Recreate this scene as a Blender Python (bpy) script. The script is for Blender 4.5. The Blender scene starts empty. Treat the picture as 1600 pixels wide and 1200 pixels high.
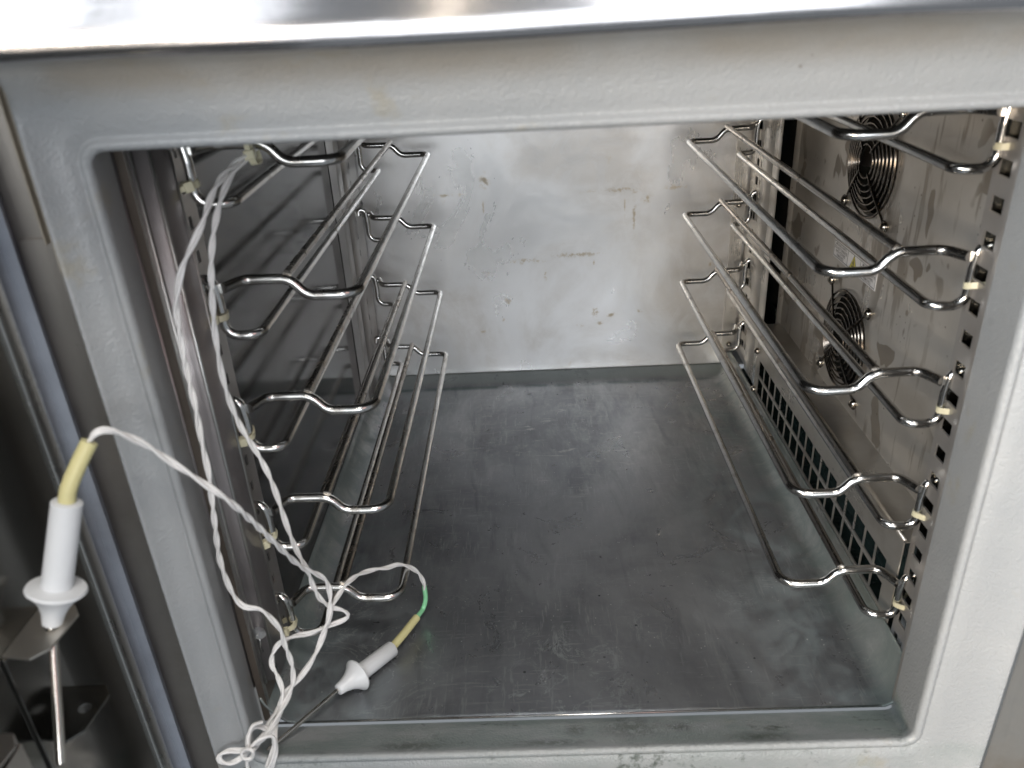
import bpy, bmesh, math, random
from mathutils import Vector, Matrix

random.seed(7)
S = bpy.context.scene
COL = S.collection

# ------------------------------------------------------------------ camera
CX, CY, CZ = -0.0348413, -0.44454747, 0.39274026
R0 = Vector((0.99885466, 0.0057437, -0.0475014))      # image right
R1 = Vector((-0.03976165, -0.45259366, -0.89082994))  # image down
R2 = Vector((-0.02661549, 0.89169837, -0.45184691))   # view direction
cam_d = bpy.data.cameras.new('camera')
cam = bpy.data.objects.new('camera', cam_d)
COL.objects.link(cam)
m = Matrix((R0, -R1, -R2)).transposed().to_4x4()
m.translation = Vector((CX, CY, CZ))
cam.matrix_world = m
cam_d.sensor_width = 36.0
cam_d.lens = 36.0 * 1249.517 / 1600.0
cam_d.clip_start = 0.01
cam_d.clip_end = 50
cam_d.dof.use_dof = True
cam_d.dof.focus_distance = 0.72
cam_d.dof.aperture_fstop = 9.5
S.camera = cam

# ------------------------------------------------------------------ world and lamps
W = bpy.data.worlds.new('World')
S.world = W
W.use_nodes = True
bg = W.node_tree.nodes['Background']
bg.inputs['Color'].default_value = (0.86, 0.93, 1.0, 1)
bg.inputs['Strength'].default_value = 0.22

def area(name, loc, target, sx, sy, power, col):
    d = bpy.data.lights.new(name, 'AREA')
    d.shape = 'RECTANGLE'; d.size = sx; d.size_y = sy; d.energy = power; d.color = col
    o = bpy.data.objects.new(name, d); COL.objects.link(o)
    o.location = loc
    o.rotation_euler = (Vector(target) - Vector(loc)).to_track_quat('-Z', 'Y').to_euler()
    return o
# wide daylight opening behind the viewer to the left
area('daylight_opening', (-2.05, -2.05, 1.30), (0, 0.0, 0.15), 1.0, 2.2, 92, (0.90, 0.95, 1.0))
# narrow bright doorway behind the viewer to the right
area('doorway_light', (0.46, -2.9, 1.30), (0, 0.2, 0.1), 0.20, 2.3, 11, (0.95, 0.97, 1.0))
area('window_strip_light', (-0.30, -2.9, 1.50), (0, 0.2, 0.1), 0.05, 2.2, 1.6, (1.0, 0.86, 0.68))
area('frosted_window_light', (-1.15, -2.75, 1.65), (0, 0.2, 0.1), 0.52, 1.7, 4.2, (0.92, 0.96, 1.0))
area('red_reflection_fill', (1.75, -2.5, 1.60), (0, 0.2, 0.1), 0.9, 1.5, 3.4, (1.0, 0.50, 0.42))  # added red source, only for the red tint mirrored in the control panel
# added broad fill straight behind the viewer, to brighten the back wall
area('cavity_fill_light', (0.10, -2.7, 0.42), (0, 0.2, 0.15), 1.9, 0.75, 15, (0.92, 0.96, 1.0))
# low warm lamps shining straight into the cabinet
area('low_warm_lamp', (-1.15, -2.1, 0.46), (0.1, 0.35, 0.2), 0.9, 0.45, 36, (1.0, 0.84, 0.66))
# warm ceiling lamp high behind the viewer
area('ceiling_lamp', (0.30, -1.2, 2.2), (0.0, 0.2, 0.1), 0.9, 0.5, 20, (1.0, 0.95, 0.88))

S.view_settings.view_transform = 'Standard'
S.view_settings.look = 'None'
S.view_settings.exposure = 0.4
S.view_settings.gamma = 1.0
S.view_settings.use_curve_mapping = False
S.render.engine = 'CYCLES'
S.render.resolution_x = 1024
S.render.resolution_y = 768
S.cycles.max_bounces = 6
S.cycles.glossy_bounces = 5
S.cycles.diffuse_bounces = 2
S.cycles.use_adaptive_sampling = True
S.cycles.adaptive_threshold = 0.03
S.cycles.caustics_reflective = True
S.cycles.blur_glossy = 0.6
S.cycles.sample_clamp_indirect = 6.0

def at(u, v, y):
    """point of the 1600x1200 picture at depth y, as a place in the cabinet"""
    d = R0 * ((u - 800) / 1249.517) + R1 * ((v - 600) / 1249.517) + R2
    t = (y - CY) / d.y
    return Vector((CX, CY, CZ)) + d * t

# ------------------------------------------------------------------ materials
class MB:
    def __init__(s, name):
        s.m = bpy.data.materials.new(name); s.m.use_nodes = True
        s.nt = s.m.node_tree; s.n = s.nt.nodes; s.l = s.nt.links
        s.b = s.n['Principled BSDF']
        s.tc = s.n.new('ShaderNodeTexCoord')
        s.co = s.tc.outputs['Object']
    def put(s, node, key, v):
        sk = node.inputs[key]
        if isinstance(v, bpy.types.NodeSocket): s.l.new(v, sk)
        elif isinstance(v, (tuple, list)) and sk.type == 'RGBA' and len(v) == 3: sk.default_value = (*v, 1)
        else: sk.default_value = v
    def map(s, scale=(1, 1, 1), loc=(0, 0, 0), rot=(0, 0, 0)):
        n = s.n.new('ShaderNodeMapping'); s.l.new(s.co, n.inputs['Vector'])
        n.inputs['Scale'].default_value = scale; n.inputs['Location'].default_value = loc
        n.inputs['Rotation'].default_value = rot
        return n.outputs[0]
    def noise(s, scale, detail=4, rough=0.55, stretch=(1, 1, 1), loc=(0, 0, 0), rot=(0, 0, 0), dist=0.0):
        n = s.n.new('ShaderNodeTexNoise'); s.l.new(s.map(stretch, loc, rot), n.inputs['Vector'])
        n.inputs['Scale'].default_value = scale; n.inputs['Detail'].default_value = detail
        n.inputs['Roughness'].default_value = rough; n.inputs['Distortion'].default_value = dist
        return n.outputs['Fac']
    def voro(s, scale, feature='F1', stretch=(1, 1, 1), loc=(0, 0, 0), rnd=1.0):
        n = s.n.new('ShaderNodeTexVoronoi'); n.feature = feature
        s.l.new(s.map(stretch, loc), n.inputs['Vector'])
        n.inputs['Scale'].default_value = scale; n.inputs['Randomness'].default_value = rnd
        return n.outputs['Distance']
    def ramp(s, f, a, b, lo=0.0, hi=1.0):
        n = s.n.new('ShaderNodeMapRange'); n.interpolation_type = 'SMOOTHSTEP'
        s.put(n, 'Value', f); n.inputs['From Min'].default_value = a; n.inputs['From Max'].default_value = b
        n.inputs['To Min'].default_value = lo; n.inputs['To Max'].default_value = hi
        return n.outputs['Result']
    def math(s, op, a, b=0.0, c=0.0):
        n = s.n.new('ShaderNodeMath'); n.operation = op
        s.put(n, 0, a); s.put(n, 1, b)
        if op == 'MULTIPLY_ADD': s.put(n, 2, c)
        return n.outputs[0]
    def mixc(s, f, a, b):
        n = s.n.new('ShaderNodeMix'); n.data_type = 'RGBA'
        s.put(n, 0, f); s.put(n, 6, a); s.put(n, 7, b)
        return n.outputs[2]
    def mixf(s, f, a, b):
        n = s.n.new('ShaderNodeMix'); n.data_type = 'FLOAT'
        s.put(n, 0, f); s.put(n, 2, a); s.put(n, 3, b)
        return n.outputs[0]
    def xyz(s):
        n = s.n.new('ShaderNodeSeparateXYZ'); s.l.new(s.co, n.inputs[0])
        return n.outputs
    def blob(s, ax, ca, bx, cb, ra, rb):
        """soft elliptic mark centred at (ca, cb) on axes ax, bx of the object"""
        sc = [0.0, 0.0, 0.0]; lo = [0.0, 0.0, 0.0]
        sc[ax] = 1 / ra; sc[bx] = 1 / rb; lo[ax] = -ca / ra; lo[bx] = -cb / rb
        n = s.n.new('ShaderNodeVectorMath'); n.operation = 'LENGTH'
        s.l.new(s.map(sc, lo), n.inputs[0])
        return s.ramp(n.outputs['Value'], 0.0, 1.0, 1.0, 0.0)
    def bump(s, h, strength, dist=0.001, prev=None):
        n = s.n.new('ShaderNodeBump'); s.put(n, 'Height', h)
        n.inputs['Strength'].default_value = strength; n.inputs['Distance'].default_value = dist
        if prev is not None: s.l.new(prev, n.inputs['Normal'])
        return n.outputs[0]
    def out(s, base, rough, metal=0.0, normal=None, spec=None):
        s.put(s.b, 'Base Color', base); s.put(s.b, 'Roughness', rough); s.put(s.b, 'Metallic', metal)
        if normal is not None: s.l.new(normal, s.b.inputs['Normal'])
        if spec is not None: s.b.inputs['Specular IOR Level'].default_value = spec
        return s.m

def steel(name, base=(0.56, 0.56, 0.56), r0=0.2, r1=0.34, grain='z', dirt=(0.30, 0.26, 0.21), dirt_amt=0.35, bump=0.12, metal=1.0):
    k = MB(name)
    st = {'x': (1, 40, 40), 'y': (40, 1, 40), 'z': (40, 40, 1)}[grain]
    g = k.noise(22, 3, 0.6, st)
    big = k.noise(9, 5, 0.6)
    fine = k.noise(90, 3, 0.6, loc=(3, 1, 2))
    d = k.math('MULTIPLY', k.ramp(big, 0.48, 0.75), dirt_amt)
    c = k.mixc(d, base, dirt)
    c = k.mixc(k.ramp(fine, 0.55, 0.8, 0, 0.16), c, tuple(x * 0.6 for x in base))
    r = k.math('ADD', k.ramp(big, 0.3, 0.75, r0, r1), k.math('MULTIPLY', g, 0.06))
    nm = k.bump(g, bump, 0.0004)
    nm = k.bump(k.noise(6, 2), 0.05, 0.004, nm)
    return k.out(c, r, metal, nm)

def mat_back_wall():
    k = MB('stained_back_wall_steel')
    g = k.noise(20, 3, 0.6, (1.2, 1, 40))
    big = k.noise(7, 6, 0.62, dist=0.6)
    fil = k.noise(26, 6, 0.7, loc=(4, 0, 1), dist=1.2)
    c = k.mixc(k.ramp(big, 0.42, 0.68), (0.79, 0.78, 0.77), (0.65, 0.62, 0.585))
    film = k.math('MULTIPLY', k.ramp(fil, 0.44, 0.66), k.ramp(big, 0.38, 0.6))
    c = k.mixc(k.math('MULTIPLY', film, 0.45), c, (0.84, 0.835, 0.83))
    spk = k.noise(210, 5, 0.75, loc=(2, 0, 5))
    tot = None
    # yellow-brown drips and splashes: x, z, half width, half height
    for (u, v, rx, rz) in ((757, 283, 14, 20), (755, 325, 3, 26), (992, 300, 8, 5), (991, 335, 5, 50), (976, 325, 2.5, 34),
                           (1058, 292, 30, 9), (960, 297, 80, 7), (820, 408, 60, 8), (900, 398, 66, 7), (928, 410, 3, 10), (930, 488, 14, 16),
                           (908, 508, 12, 7), (938, 505, 10, 6), (1000, 486, 10, 7), (955, 492, 14, 8), (754, 518, 9, 4),
                           (852, 430, 5, 20), (787, 500, 4, 7), (795, 470, 12, 12), (760, 428, 9, 9), (1110, 413, 4, 6), (700, 305, 44, 6),
                           (1012, 310, 16, 12)):
        p = at(u, v, 0.465)
        q = 0.000585 * 1.25
        e = k.blob(0, p.x, 2, p.z, rx * q, rz * q)
        tot = e if tot is None else k.math('MAXIMUM', tot, e)
    st = k.math('MULTIPLY', tot, k.ramp(k.math('ADD', spk, k.math('MULTIPLY', tot, 0.16)), 0.56, 0.70))
    wide = k.math('MULTIPLY', k.ramp(k.noise(60, 5, 0.7, (1, 1, 0.35), loc=(0, 0, 9)), 0.66, 0.74), 0.35)
    st = k.math('MAXIMUM', st, wide)
    c = k.mixc(k.math('MULTIPLY', st, 0.6), c, (0.46, 0.34, 0.15))
    rough = k.math('ADD', k.ramp(big, 0.35, 0.7, 0.26, 0.44), k.math('MULTIPLY', film, 0.10))
    rough = k.mixf(st, rough, 0.6)
    met = k.mixf(st, 0.70, 0.35)
    nm = k.bump(g, 0.10, 0.0004)
    nm = k.bump(k.noise(5, 2, 0.5), 0.25, 0.006, nm)
    return k.out(c, rough, met, nm)

def mat_floor():
    k = MB('scaled_floor_steel')
    o = k.xyz()
    big = k.noise(6, 6, 0.62, dist=0.5)
    mid = k.noise(22, 6, 0.68, dist=0.8, loc=(1, 2, 0))
    scr = k.noise(34, 5, 0.72, (0.9, 3.2, 1), rot=(0, 0, 0.3), dist=0.8)
    hair = k.noise(42, 3, 0.7, (9, 0.9, 1), rot=(0, 0, -0.12))
    hair2 = k.noise(42, 3, 0.7, (0.9, 9, 1), rot=(0, 0, 0.5))
    scr2 = k.noise(34, 4, 0.65, (8, 1, 1), rot=(0, 0, 0.5), loc=(3, 0, 0))
    c = k.mixc(k.ramp(big, 0.35, 0.68), (0.39, 0.405, 0.43), (0.22, 0.232, 0.25))
    cloud = k.noise(11, 7, 0.74, (1.8, 0.7, 1), loc=(3, 1, 0), dist=0.25)
    c = k.mixc(k.math('MULTIPLY', k.ramp(cloud, 0.44, 0.70, 0, 0.50), k.ramp(o[1], 0.02, 0.24, 0.35, 1.0)), c, (0.58, 0.60, 0.61))  # mottle paler toward the back: the back wall's reflection put into the colour
    smear = k.noise(13, 4, 0.6, (3.5, 0.7, 1), rot=(0, 0, 0.7), loc=(0, 5, 0), dist=0.6)
    c = k.mixc(k.ramp(smear, 0.54, 0.70, 0, 0.45), c, (0.17, 0.185, 0.20))
    # limescale: greenish haze toward the side walls and in rings
    side = k.math('ABSOLUTE', k.math('ADD', o[0], 0.012))
    teal = k.math('MULTIPLY', k.ramp(side, 0.08, 0.21), k.ramp(mid, 0.40, 0.62))
    c = k.mixc(k.math('MULTIPLY', teal, 0.5), c, (0.33, 0.41, 0.415))
    # curls of dried water
    curl = k.math('ABSOLUTE', k.math('SUBTRACT', k.noise(24, 7, 0.68, dist=1.2, loc=(6, 1, 0)), 0.5))
    cm = k.math('MULTIPLY', k.ramp(curl, 0.0, 0.012, 1, 0), k.ramp(k.noise(8, 3, loc=(2, 7, 0)), 0.48, 0.62))
    cm = k.math('MULTIPLY', cm, k.ramp(o[1], 0.12, -0.01))
    c = k.mixc(k.math('MULTIPLY', cm, 0.62), c, (0.62, 0.67, 0.68))
    sc = k.math('MULTIPLY', k.ramp(scr, 0.58, 0.70), k.blob(0, 0.0, 1, 0.30, 0.20, 0.20))
    c = k.mixc(k.math('MULTIPLY', sc, 0.8), c, (0.62, 0.62, 0.62))
    sc2 = k.math('MULTIPLY', k.ramp(scr2, 0.60, 0.72), k.blob(0, -0.03, 1, 0.22, 0.18, 0.22))
    c = k.mixc(k.math('MULTIPLY', sc2, 0.6), c, (0.58, 0.59, 0.60))
    hm = k.math('MULTIPLY', k.math('MAXIMUM', k.ramp(hair, 0.56, 0.66), k.ramp(hair2, 0.58, 0.68)), k.ramp(k.noise(11, 4, 0.6, loc=(4, 8, 0)), 0.40, 0.62))
    c = k.mixc(k.math('MULTIPLY', hm, 0.30), c, (0.62, 0.64, 0.66))
    dots = k.ramp(k.voro(170), 0.06, 0.085, 1, 0)
    dots = k.math('MULTIPLY', dots, k.ramp(k.noise(30, 2, loc=(9, 9, 0)), 0.45, 0.53))
    c = k.mixc(k.math('MULTIPLY', dots, 1.0), c, (0.72, 0.74, 0.74))
    bl = k.ramp(k.voro(60, loc=(0.3, 0.7, 0)), 0.05, 0.075, 1, 0)
    bl = k.math('MULTIPLY', bl, k.ramp(k.noise(14, 3, loc=(5, 2, 0)), 0.55, 0.62))
    c = k.mixc(k.math('MULTIPLY', bl, 0.8), c, (0.03, 0.04, 0.04))
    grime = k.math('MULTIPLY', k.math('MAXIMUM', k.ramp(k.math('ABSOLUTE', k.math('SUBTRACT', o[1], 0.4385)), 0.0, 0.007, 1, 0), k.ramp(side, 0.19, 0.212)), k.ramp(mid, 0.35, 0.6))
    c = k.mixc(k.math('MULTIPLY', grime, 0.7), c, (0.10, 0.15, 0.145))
    r = k.math('ADD', k.ramp(mid, 0.3, 0.7, 0.26, 0.40), k.math('MULTIPLY', k.math('MAXIMUM', teal, sc), 0.12))
    cove = k.math('MAXIMUM', k.ramp(o[1], 0.443, 0.452), k.math('MULTIPLY', k.ramp(side, 0.198, 0.212), 0.6))
    c = k.mixc(k.math('MULTIPLY', cove, 0.7), c, (0.36, 0.40, 0.39))
    met = k.mixf(k.math('MAXIMUM', k.math('MAXIMUM', k.math('MULTIPLY', teal, 0.5), cove), dots), 0.72, 0.2)
    nm = k.bump(k.noise(25, 3, 0.5, (1, 9, 1)), 0.10, 0.0006)
    nm = k.bump(k.noise(4, 2), 0.2, 0.006, nm)
    return k.out(c, r, met, nm)

def mat_fan_panel():
    k = MB('splashed_fan_panel_steel')
    g = k.noise(20, 3, 0.6, (40, 1, 40))
    big = k.noise(8, 5, 0.6)
    c = k.mixc(k.ramp(big, 0.4, 0.7), (0.56, 0.537, 0.50), (0.47, 0.447, 0.41))
    bl = k.noise(38, 2, 0.45, (1, 1, 0.75), loc=(2, 1, 0), dist=0.4)
    spots = k.math('MULTIPLY', k.ramp(bl, 0.60, 0.635), k.ramp(k.noise(9, 2, loc=(7, 0, 3)), 0.38, 0.50))
    drip = k.math('MULTIPLY', k.ramp(k.noise(26, 4, 0.6, (1, 2.2, 0.30), loc=(1, 4, 0)), 0.56, 0.62), k.ramp(k.noise(7, 3, loc=(3, 3, 3)), 0.45, 0.58))
    mk = k.math('MAXIMUM', k.math('MULTIPLY', spots, 0.75), k.math('MULTIPLY', drip, 0.6))
    c = k.mixc(mk, c, (0.20, 0.168, 0.13))
    tiny = k.math('MULTIPLY', k.ramp(k.voro(150, loc=(1, 1, 1)), 0.10, 0.15, 1, 0), k.ramp(k.noise(30, 2), 0.55, 0.62))
    c = k.mixc(k.math('MULTIPLY', tiny, 0.7), c, (0.12, 0.09, 0.06))
    r = k.mixf(mk, k.ramp(big, 0.35, 0.7, 0.26, 0.36), 0.5)
    nm = k.bump(g, 0.08, 0.0004)
    nm = k.bump(k.noise(7, 2), 0.15, 0.004, nm)
    return k.out(c, r, k.mixf(mk, 0.50, 0.35), nm)

def mat_frame():
    k = MB('textured_grey_plastic')
    o = k.xyz()
    peel = k.noise(680, 2, 0.5)
    peel2 = k.noise(330, 2, 0.5, loc=(3, 2, 1))
    big = k.noise(10, 4, 0.6)
    c = k.mixc(k.ramp(big, 0.3, 0.7), (0.32, 0.335, 0.345), (0.36, 0.37, 0.375))
    # yellowed, greasy smears; greenish mould along the sill
    sm = k.math('MULTIPLY', k.ramp(k.noise(24, 5, 0.65, loc=(8, 2, 0)), 0.60, 0.72), 0.5)
    c = k.mixc(sm, c, (0.33, 0.30, 0.22))
    sill = k.math('MULTIPLY', k.ramp(o[2], -0.036, -0.046), k.ramp(k.noise(18, 5, 0.7, (1, 2, 1)), 0.30, 0.62))
    c = k.mixc(k.math('MULTIPLY', sill, k.ramp(o[1], -0.101, -0.095, 0.28, 0.70)), c, (0.165, 0.22, 0.20))
    blk = k.math('MULTIPLY', k.ramp(o[2], -0.036, -0.046), k.ramp(k.noise(30, 6, 0.8, (1, 1.4, 1), loc=(2, 5, 1)), 0.57, 0.68))
    mould = None
    for (u, v, rx, ry) in ((985, 1140, 0.036, 0.022), (1190, 1150, 0.030, 0.012), (640, 1160, 0.035, 0.010), (860, 1162, 0.045, 0.008), (1060, 1120, 0.014, 0.010), (900, 1140, 0.012, 0.014)):
        q = at(u, v, -0.075 if v < 1145 else -0.092)
        e = k.blob(0, q.x, 1, q.y, rx, ry)
        mould = e if mould is None else k.math('MAXIMUM', mould, e)
    mould = k.math('MULTIPLY', k.math('MULTIPLY', mould, k.ramp(o[2], -0.036, -0.046)), k.ramp(k.noise(160, 5, 0.75, loc=(1, 6, 2)), 0.36, 0.52))
    blk = k.math('MAXIMUM', blk, mould)
    c = k.mixc(k.math('MULTIPLY', blk, 0.85), c, (0.05, 0.065, 0.05))
    # grease under the panel edge, with the overhang's shade put into its brown
    gr = k.math('MULTIPLY', k.ramp(o[2], 0.353, 0.366), k.ramp(k.noise(12, 4, 0.6, loc=(1, 9, 2)), 0.25, 0.6))
    c = k.mixc(k.math('MULTIPLY', gr, 0.5), c, (0.25, 0.21, 0.15))
    dots = k.math('MULTIPLY', k.ramp(k.voro(95), 0.05, 0.08, 1, 0), k.ramp(k.noise(20, 2, loc=(4, 4, 4)), 0.60, 0.66))
    c = k.mixc(k.math('MULTIPLY', dots, 0.7), c, (0.14, 0.12, 0.09))
    nm = k.bump(peel, 0.6, 0.0008)
    nm = k.bump(peel2, 0.3, 0.0009, nm)
    return k.out(c, k.ramp(big, 0.3, 0.7, 0.30, 0.40), 0.0, nm, 0.6)

def mat_chrome(name, tint=(0.70, 0.69, 0.67), dirty=0.5):
    k = MB(name)
    d = k.noise(60, 5, 0.65)
    d2 = k.noise(260, 3, 0.6, loc=(1, 2, 3))
    mk = k.math('MULTIPLY', k.ramp(d, 0.50, 0.70), dirty)
    mk = k.math('MAXIMUM', mk, k.math('MULTIPLY', k.ramp(d2, 0.62, 0.72), dirty * 0.8))
    c = k.mixc(mk, tint, (0.26, 0.215, 0.17))
    return k.out(c, k.mixf(mk, 0.17, 0.40), 1.0, k.bump(d2, 0.05, 0.0004))

def plain(name, base, rough, metal=0.0, var=0.10, scale=40, spec=0.5, bump=0.05, sss=0.0):
    k = MB(name)
    n = k.noise(scale, 4, 0.6)
    c = k.mixc(k.ramp(n, 0.35, 0.7), base, tuple(x * (1 - var) for x in base))
    mm = k.out(c, k.ramp(n, 0.3, 0.7, rough * 0.9, min(1, rough * 1.15)), metal, k.bump(n, bump, 0.0006), spec)
    if False and sss:
        k.b.inputs['Subsurface Weight'].default_value = sss
        k.b.inputs['Subsurface Radius'].default_value = (1, 1, 1)
        k.b.inputs['Subsurface Scale'].default_value = 0.002
    return mm

M = {}
M['back'] = mat_back_wall()
M['floor'] = mat_floor()
M['fanpanel'] = mat_fan_panel()
M['frame'] = mat_frame()
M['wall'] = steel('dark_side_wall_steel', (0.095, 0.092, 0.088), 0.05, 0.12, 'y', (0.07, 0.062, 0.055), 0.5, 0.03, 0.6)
M['upright'] = steel('slotted_upright_steel', (0.46, 0.44, 0.42), 0.26, 0.38, 'z', (0.26, 0.21, 0.17), 0.5, 0.10, 0.7)
M['brown'] = steel('brown_tarnished_steel', (0.24, 0.205, 0.175), 0.26, 0.40, 'z', (0.15, 0.12, 0.095), 0.6, 0.06, 0.7)
M['mauve'] = steel('mauve_grey_steel', (0.36, 0.335, 0.335), 0.28, 0.40, 'z', (0.24, 0.205, 0.19), 0.6, 0.06, 0.7)
M['flange'] = steel('lit_flange_steel', (0.80, 0.77, 0.72), 0.22, 0.34, 'z', (0.55, 0.48, 0.38), 0.35, 0.10, 0.7)  # paler than the upright steel: a warm reflection put into the colour
M['body'] = steel('brownish_body_steel', (0.50, 0.465, 0.43), 0.26, 0.40, 'z', (0.26, 0.22, 0.18), 0.6)
M['bodyside'] = steel('worn_side_steel', (0.60, 0.57, 0.52), 0.38, 0.52, 'z', (0.32, 0.26, 0.19), 0.7)
M['panel'] = steel('bright_panel_steel', (0.55, 0.54, 0.55), 0.09, 0.16, 'x', (0.5, 0.48, 0.46), 0.3, 0.10)
M['door'] = steel('door_skin_steel', (0.24, 0.235, 0.22), 0.12, 0.20, 'z', (0.2, 0.19, 0.15), 0.5, 0.05)
M['edge'] = steel('door_edge_steel', (0.62, 0.62, 0.60), 0.22, 0.34, 'z', (0.4, 0.36, 0.3), 0.3)
M['grille'] = steel('grille_steel', (0.54, 0.52, 0.485), 0.22, 0.34, 'y', (0.22, 0.17, 0.12), 0.6, 0.10, 0.75)
M['chrome'] = mat_chrome('bent_wire_chrome', (0.68, 0.675, 0.66), 0.5)
M['rail'] = mat_chrome('shaded_rail_wire', (0.36, 0.34, 0.315), 0.75)  # darker than the chrome: the dark interior it mirrors is put into the tint
M['bolt'] = mat_chrome('bolt_steel', (0.60, 0.55, 0.47), 0.5)
M['guard'] = mat_chrome('tarnished_guard_wire', (0.15, 0.13, 0.11), 0.7)
M['rod'] = mat_chrome('probe_rod_steel', (0.72, 0.68, 0.62), 0.15)
M['rubber'] = plain('black_gasket_rubber', (0.018, 0.018, 0.018), 0.6)
M['gasket'] = plain('blue_grey_gasket', (0.26, 0.29, 0.34), 0.32, 0.0, 0.15)
M['fan'] = plain('grimy_fan_plastic', (0.012, 0.010, 0.008), 0.55, 0.0, 0.4)
M['hollow'] = plain('hollow_shade_black', (0.010, 0.011, 0.010), 0.8, spec=0.2)  # near-black colour stands in for the shade inside hollows
M['pan'] = plain('wet_drip_pan', (0.06, 0.095, 0.09), 0.25, 0.0, 0.4)
M['nylon'] = plain('yellowed_nylon', (0.70, 0.66, 0.47), 0.38, 0.0, 0.10, sss=0.3)
M['nylonw'] = plain('pale_nylon', (0.72, 0.74, 0.64), 0.35, 0.0, 0.10, sss=0.3)
M['ptfe'] = plain('white_handle_plastic', (0.80, 0.82, 0.84), 0.33, 0.0, 0.05, sss=0.25)
M['cable'] = plain('white_cable_jacket', (0.90, 0.885, 0.87), 0.36, 0.0, 0.08)
M['yellow'] = plain('yellow_sleeve', (0.76, 0.70, 0.36), 0.40, 0.0, 0.12)
M['green'] = plain('green_sleeve', (0.30, 0.72, 0.40), 0.38, 0.0, 0.12)
M['paper'] = plain('white_label_paper', (0.90, 0.90, 0.91), 0.4, 0.0, 0.06)
M['ink'] = plain('black_label_ink', (0.06, 0.06, 0.07), 0.5)
M['warn'] = plain('yellow_warning_ink', (0.78, 0.70, 0.10), 0.4)
M['alu'] = plain('beige_foil_tape', (0.55, 0.50, 0.41), 0.35, 0.4, 0.25, 60)
M['clear'] = plain('cut_wire_end', (0.72, 0.74, 0.76), 0.30, 0.85, 0.2, 200)

# ------------------------------------------------------------------ mesh helpers
def obj(name, bm, mat, parent=None, smooth=False, sharp=None):
    me = bpy.data.meshes.new(name)
    bmesh.ops.recalc_face_normals(bm, faces=bm.faces)
    bm.to_mesh(me); bm.free()
    me.materials.append(M[mat] if isinstance(mat, str) else mat)
    if smooth:
        for p in me.polygons: p.use_smooth = True
        if sharp: me.set_sharp_from_angle(angle=math.radians(sharp))
    o = bpy.data.objects.new(name, me); COL.objects.link(o)
    if parent: o.parent = parent
    return o
def inst(src, name, parent, loc=None, rot=None):
    o = src.copy(); o.name = name; COL.objects.link(o); o.parent = parent
    if loc is not None: o.location = loc
    if rot is not None: o.rotation_euler = rot
    return o
def thing(name, label, cat, loc=(0, 0, 0), group=None):
    o = bpy.data.objects.new(name, None); COL.objects.link(o)
    o.location = loc; o.empty_display_size = 0.02
    o['label'] = label; o['category'] = cat
    if group: o['group'] = group
    return o
def tag(o, label, cat, group=None):
    o['label'] = label; o['category'] = cat
    if group: o['group'] = group
    return o
def box(bm, x0, x1, y0, y1, z0, z1, bev=0.0, seg=2):
    r = bmesh.ops.create_cube(bm, size=1.0)
    vs = r['verts']
    for v in vs:
        v.co = Vector(((x0 + x1) / 2 + v.co.x * (x1 - x0), (y0 + y1) / 2 + v.co.y * (y1 - y0), (z0 + z1) / 2 + v.co.z * (z1 - z0)))
    if bev:
        es = list({e for v in vs for e in v.link_edges})
        bmesh.ops.bevel(bm, geom=es, offset=bev, segments=seg, affect='EDGES', profile=0.5)
    return bm
def fillet(pts, rad, n=6):
    pts = [Vector(p) for p in pts]
    rads = rad if isinstance(rad, (list, tuple)) else [rad] * len(pts)
    out = [pts[0]]
    for i in range(1, len(pts) - 1):
        p = pts[i]; a = pts[i - 1] - p; b = pts[i + 1] - p
        ang = a.angle(b)
        if rads[i] <= 0 or ang > 3.1: out.append(p); continue
        t = rads[i] / math.tan(ang / 2)
        t = min(t, a.length * 0.48, b.length * 0.48)
        r = t * math.tan(ang / 2)
        a.normalize(); b.normalize()
        c = p + (a + b).normalized() * (r / math.sin(ang / 2))
        s = p + a * t - c; e = p + b * t - c
        om = s.angle(e)
        for k in range(n + 1):
            f = k / n
            out.append(c + (s * math.sin((1 - f) * om) + e * math.sin(f * om)) / math.sin(om))
    out.append(pts[-1])
    return out
def tube(bm, path, r, n=10, caps=True, closed=False, sub=0.0):
    """sweep a round section along a path; r may be a list"""
    P = [Vector(p) for p in path]
    if sub:
        Q = [P[0]]
        for a, b in zip(P[:-1], P[1:]):
            m_ = max(1, int((b - a).length / sub))
            for k in range(1, m_ + 1): Q.append(a.lerp(b, k / m_))
        P = Q
    N = len(P)
    rr = r if isinstance(r, (list, tuple)) else [r] * N
    T = []
    for i in range(N):
        if closed: d = P[(i + 1) % N] - P[i - 1]
        else: d = P[min(i + 1, N - 1)] - P[max(i - 1, 0)]
        T.append(d.normalized())
    up = Vector((0, 0, 1)) if abs(T[0].z) < 0.9 else Vector((0, 1, 0))
    nrm = (up - T[0] * up.dot(T[0])).normalized()
    rings = []
    for i in range(N):
        nrm = (nrm - T[i] * nrm.dot(T[i])).normalized()
        bi = T[i].cross(nrm)
        rings.append([bm.verts.new(P[i] + (nrm * math.cos(2 * math.pi * k / n) + bi * math.sin(2 * math.pi * k / n)) * rr[i]) for k in range(n)])
    for i in range(N if closed else N - 1):
        a = rings[i]; b = rings[(i + 1) % N]
        for k in range(n):
            bm.faces.new((a[k], a[(k + 1) % n], b[(k + 1) % n], b[k]))
    if caps and not closed:
        bm.faces.new(rings[0][::-1]); bm.faces.new(rings[-1])
    return bm
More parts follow.
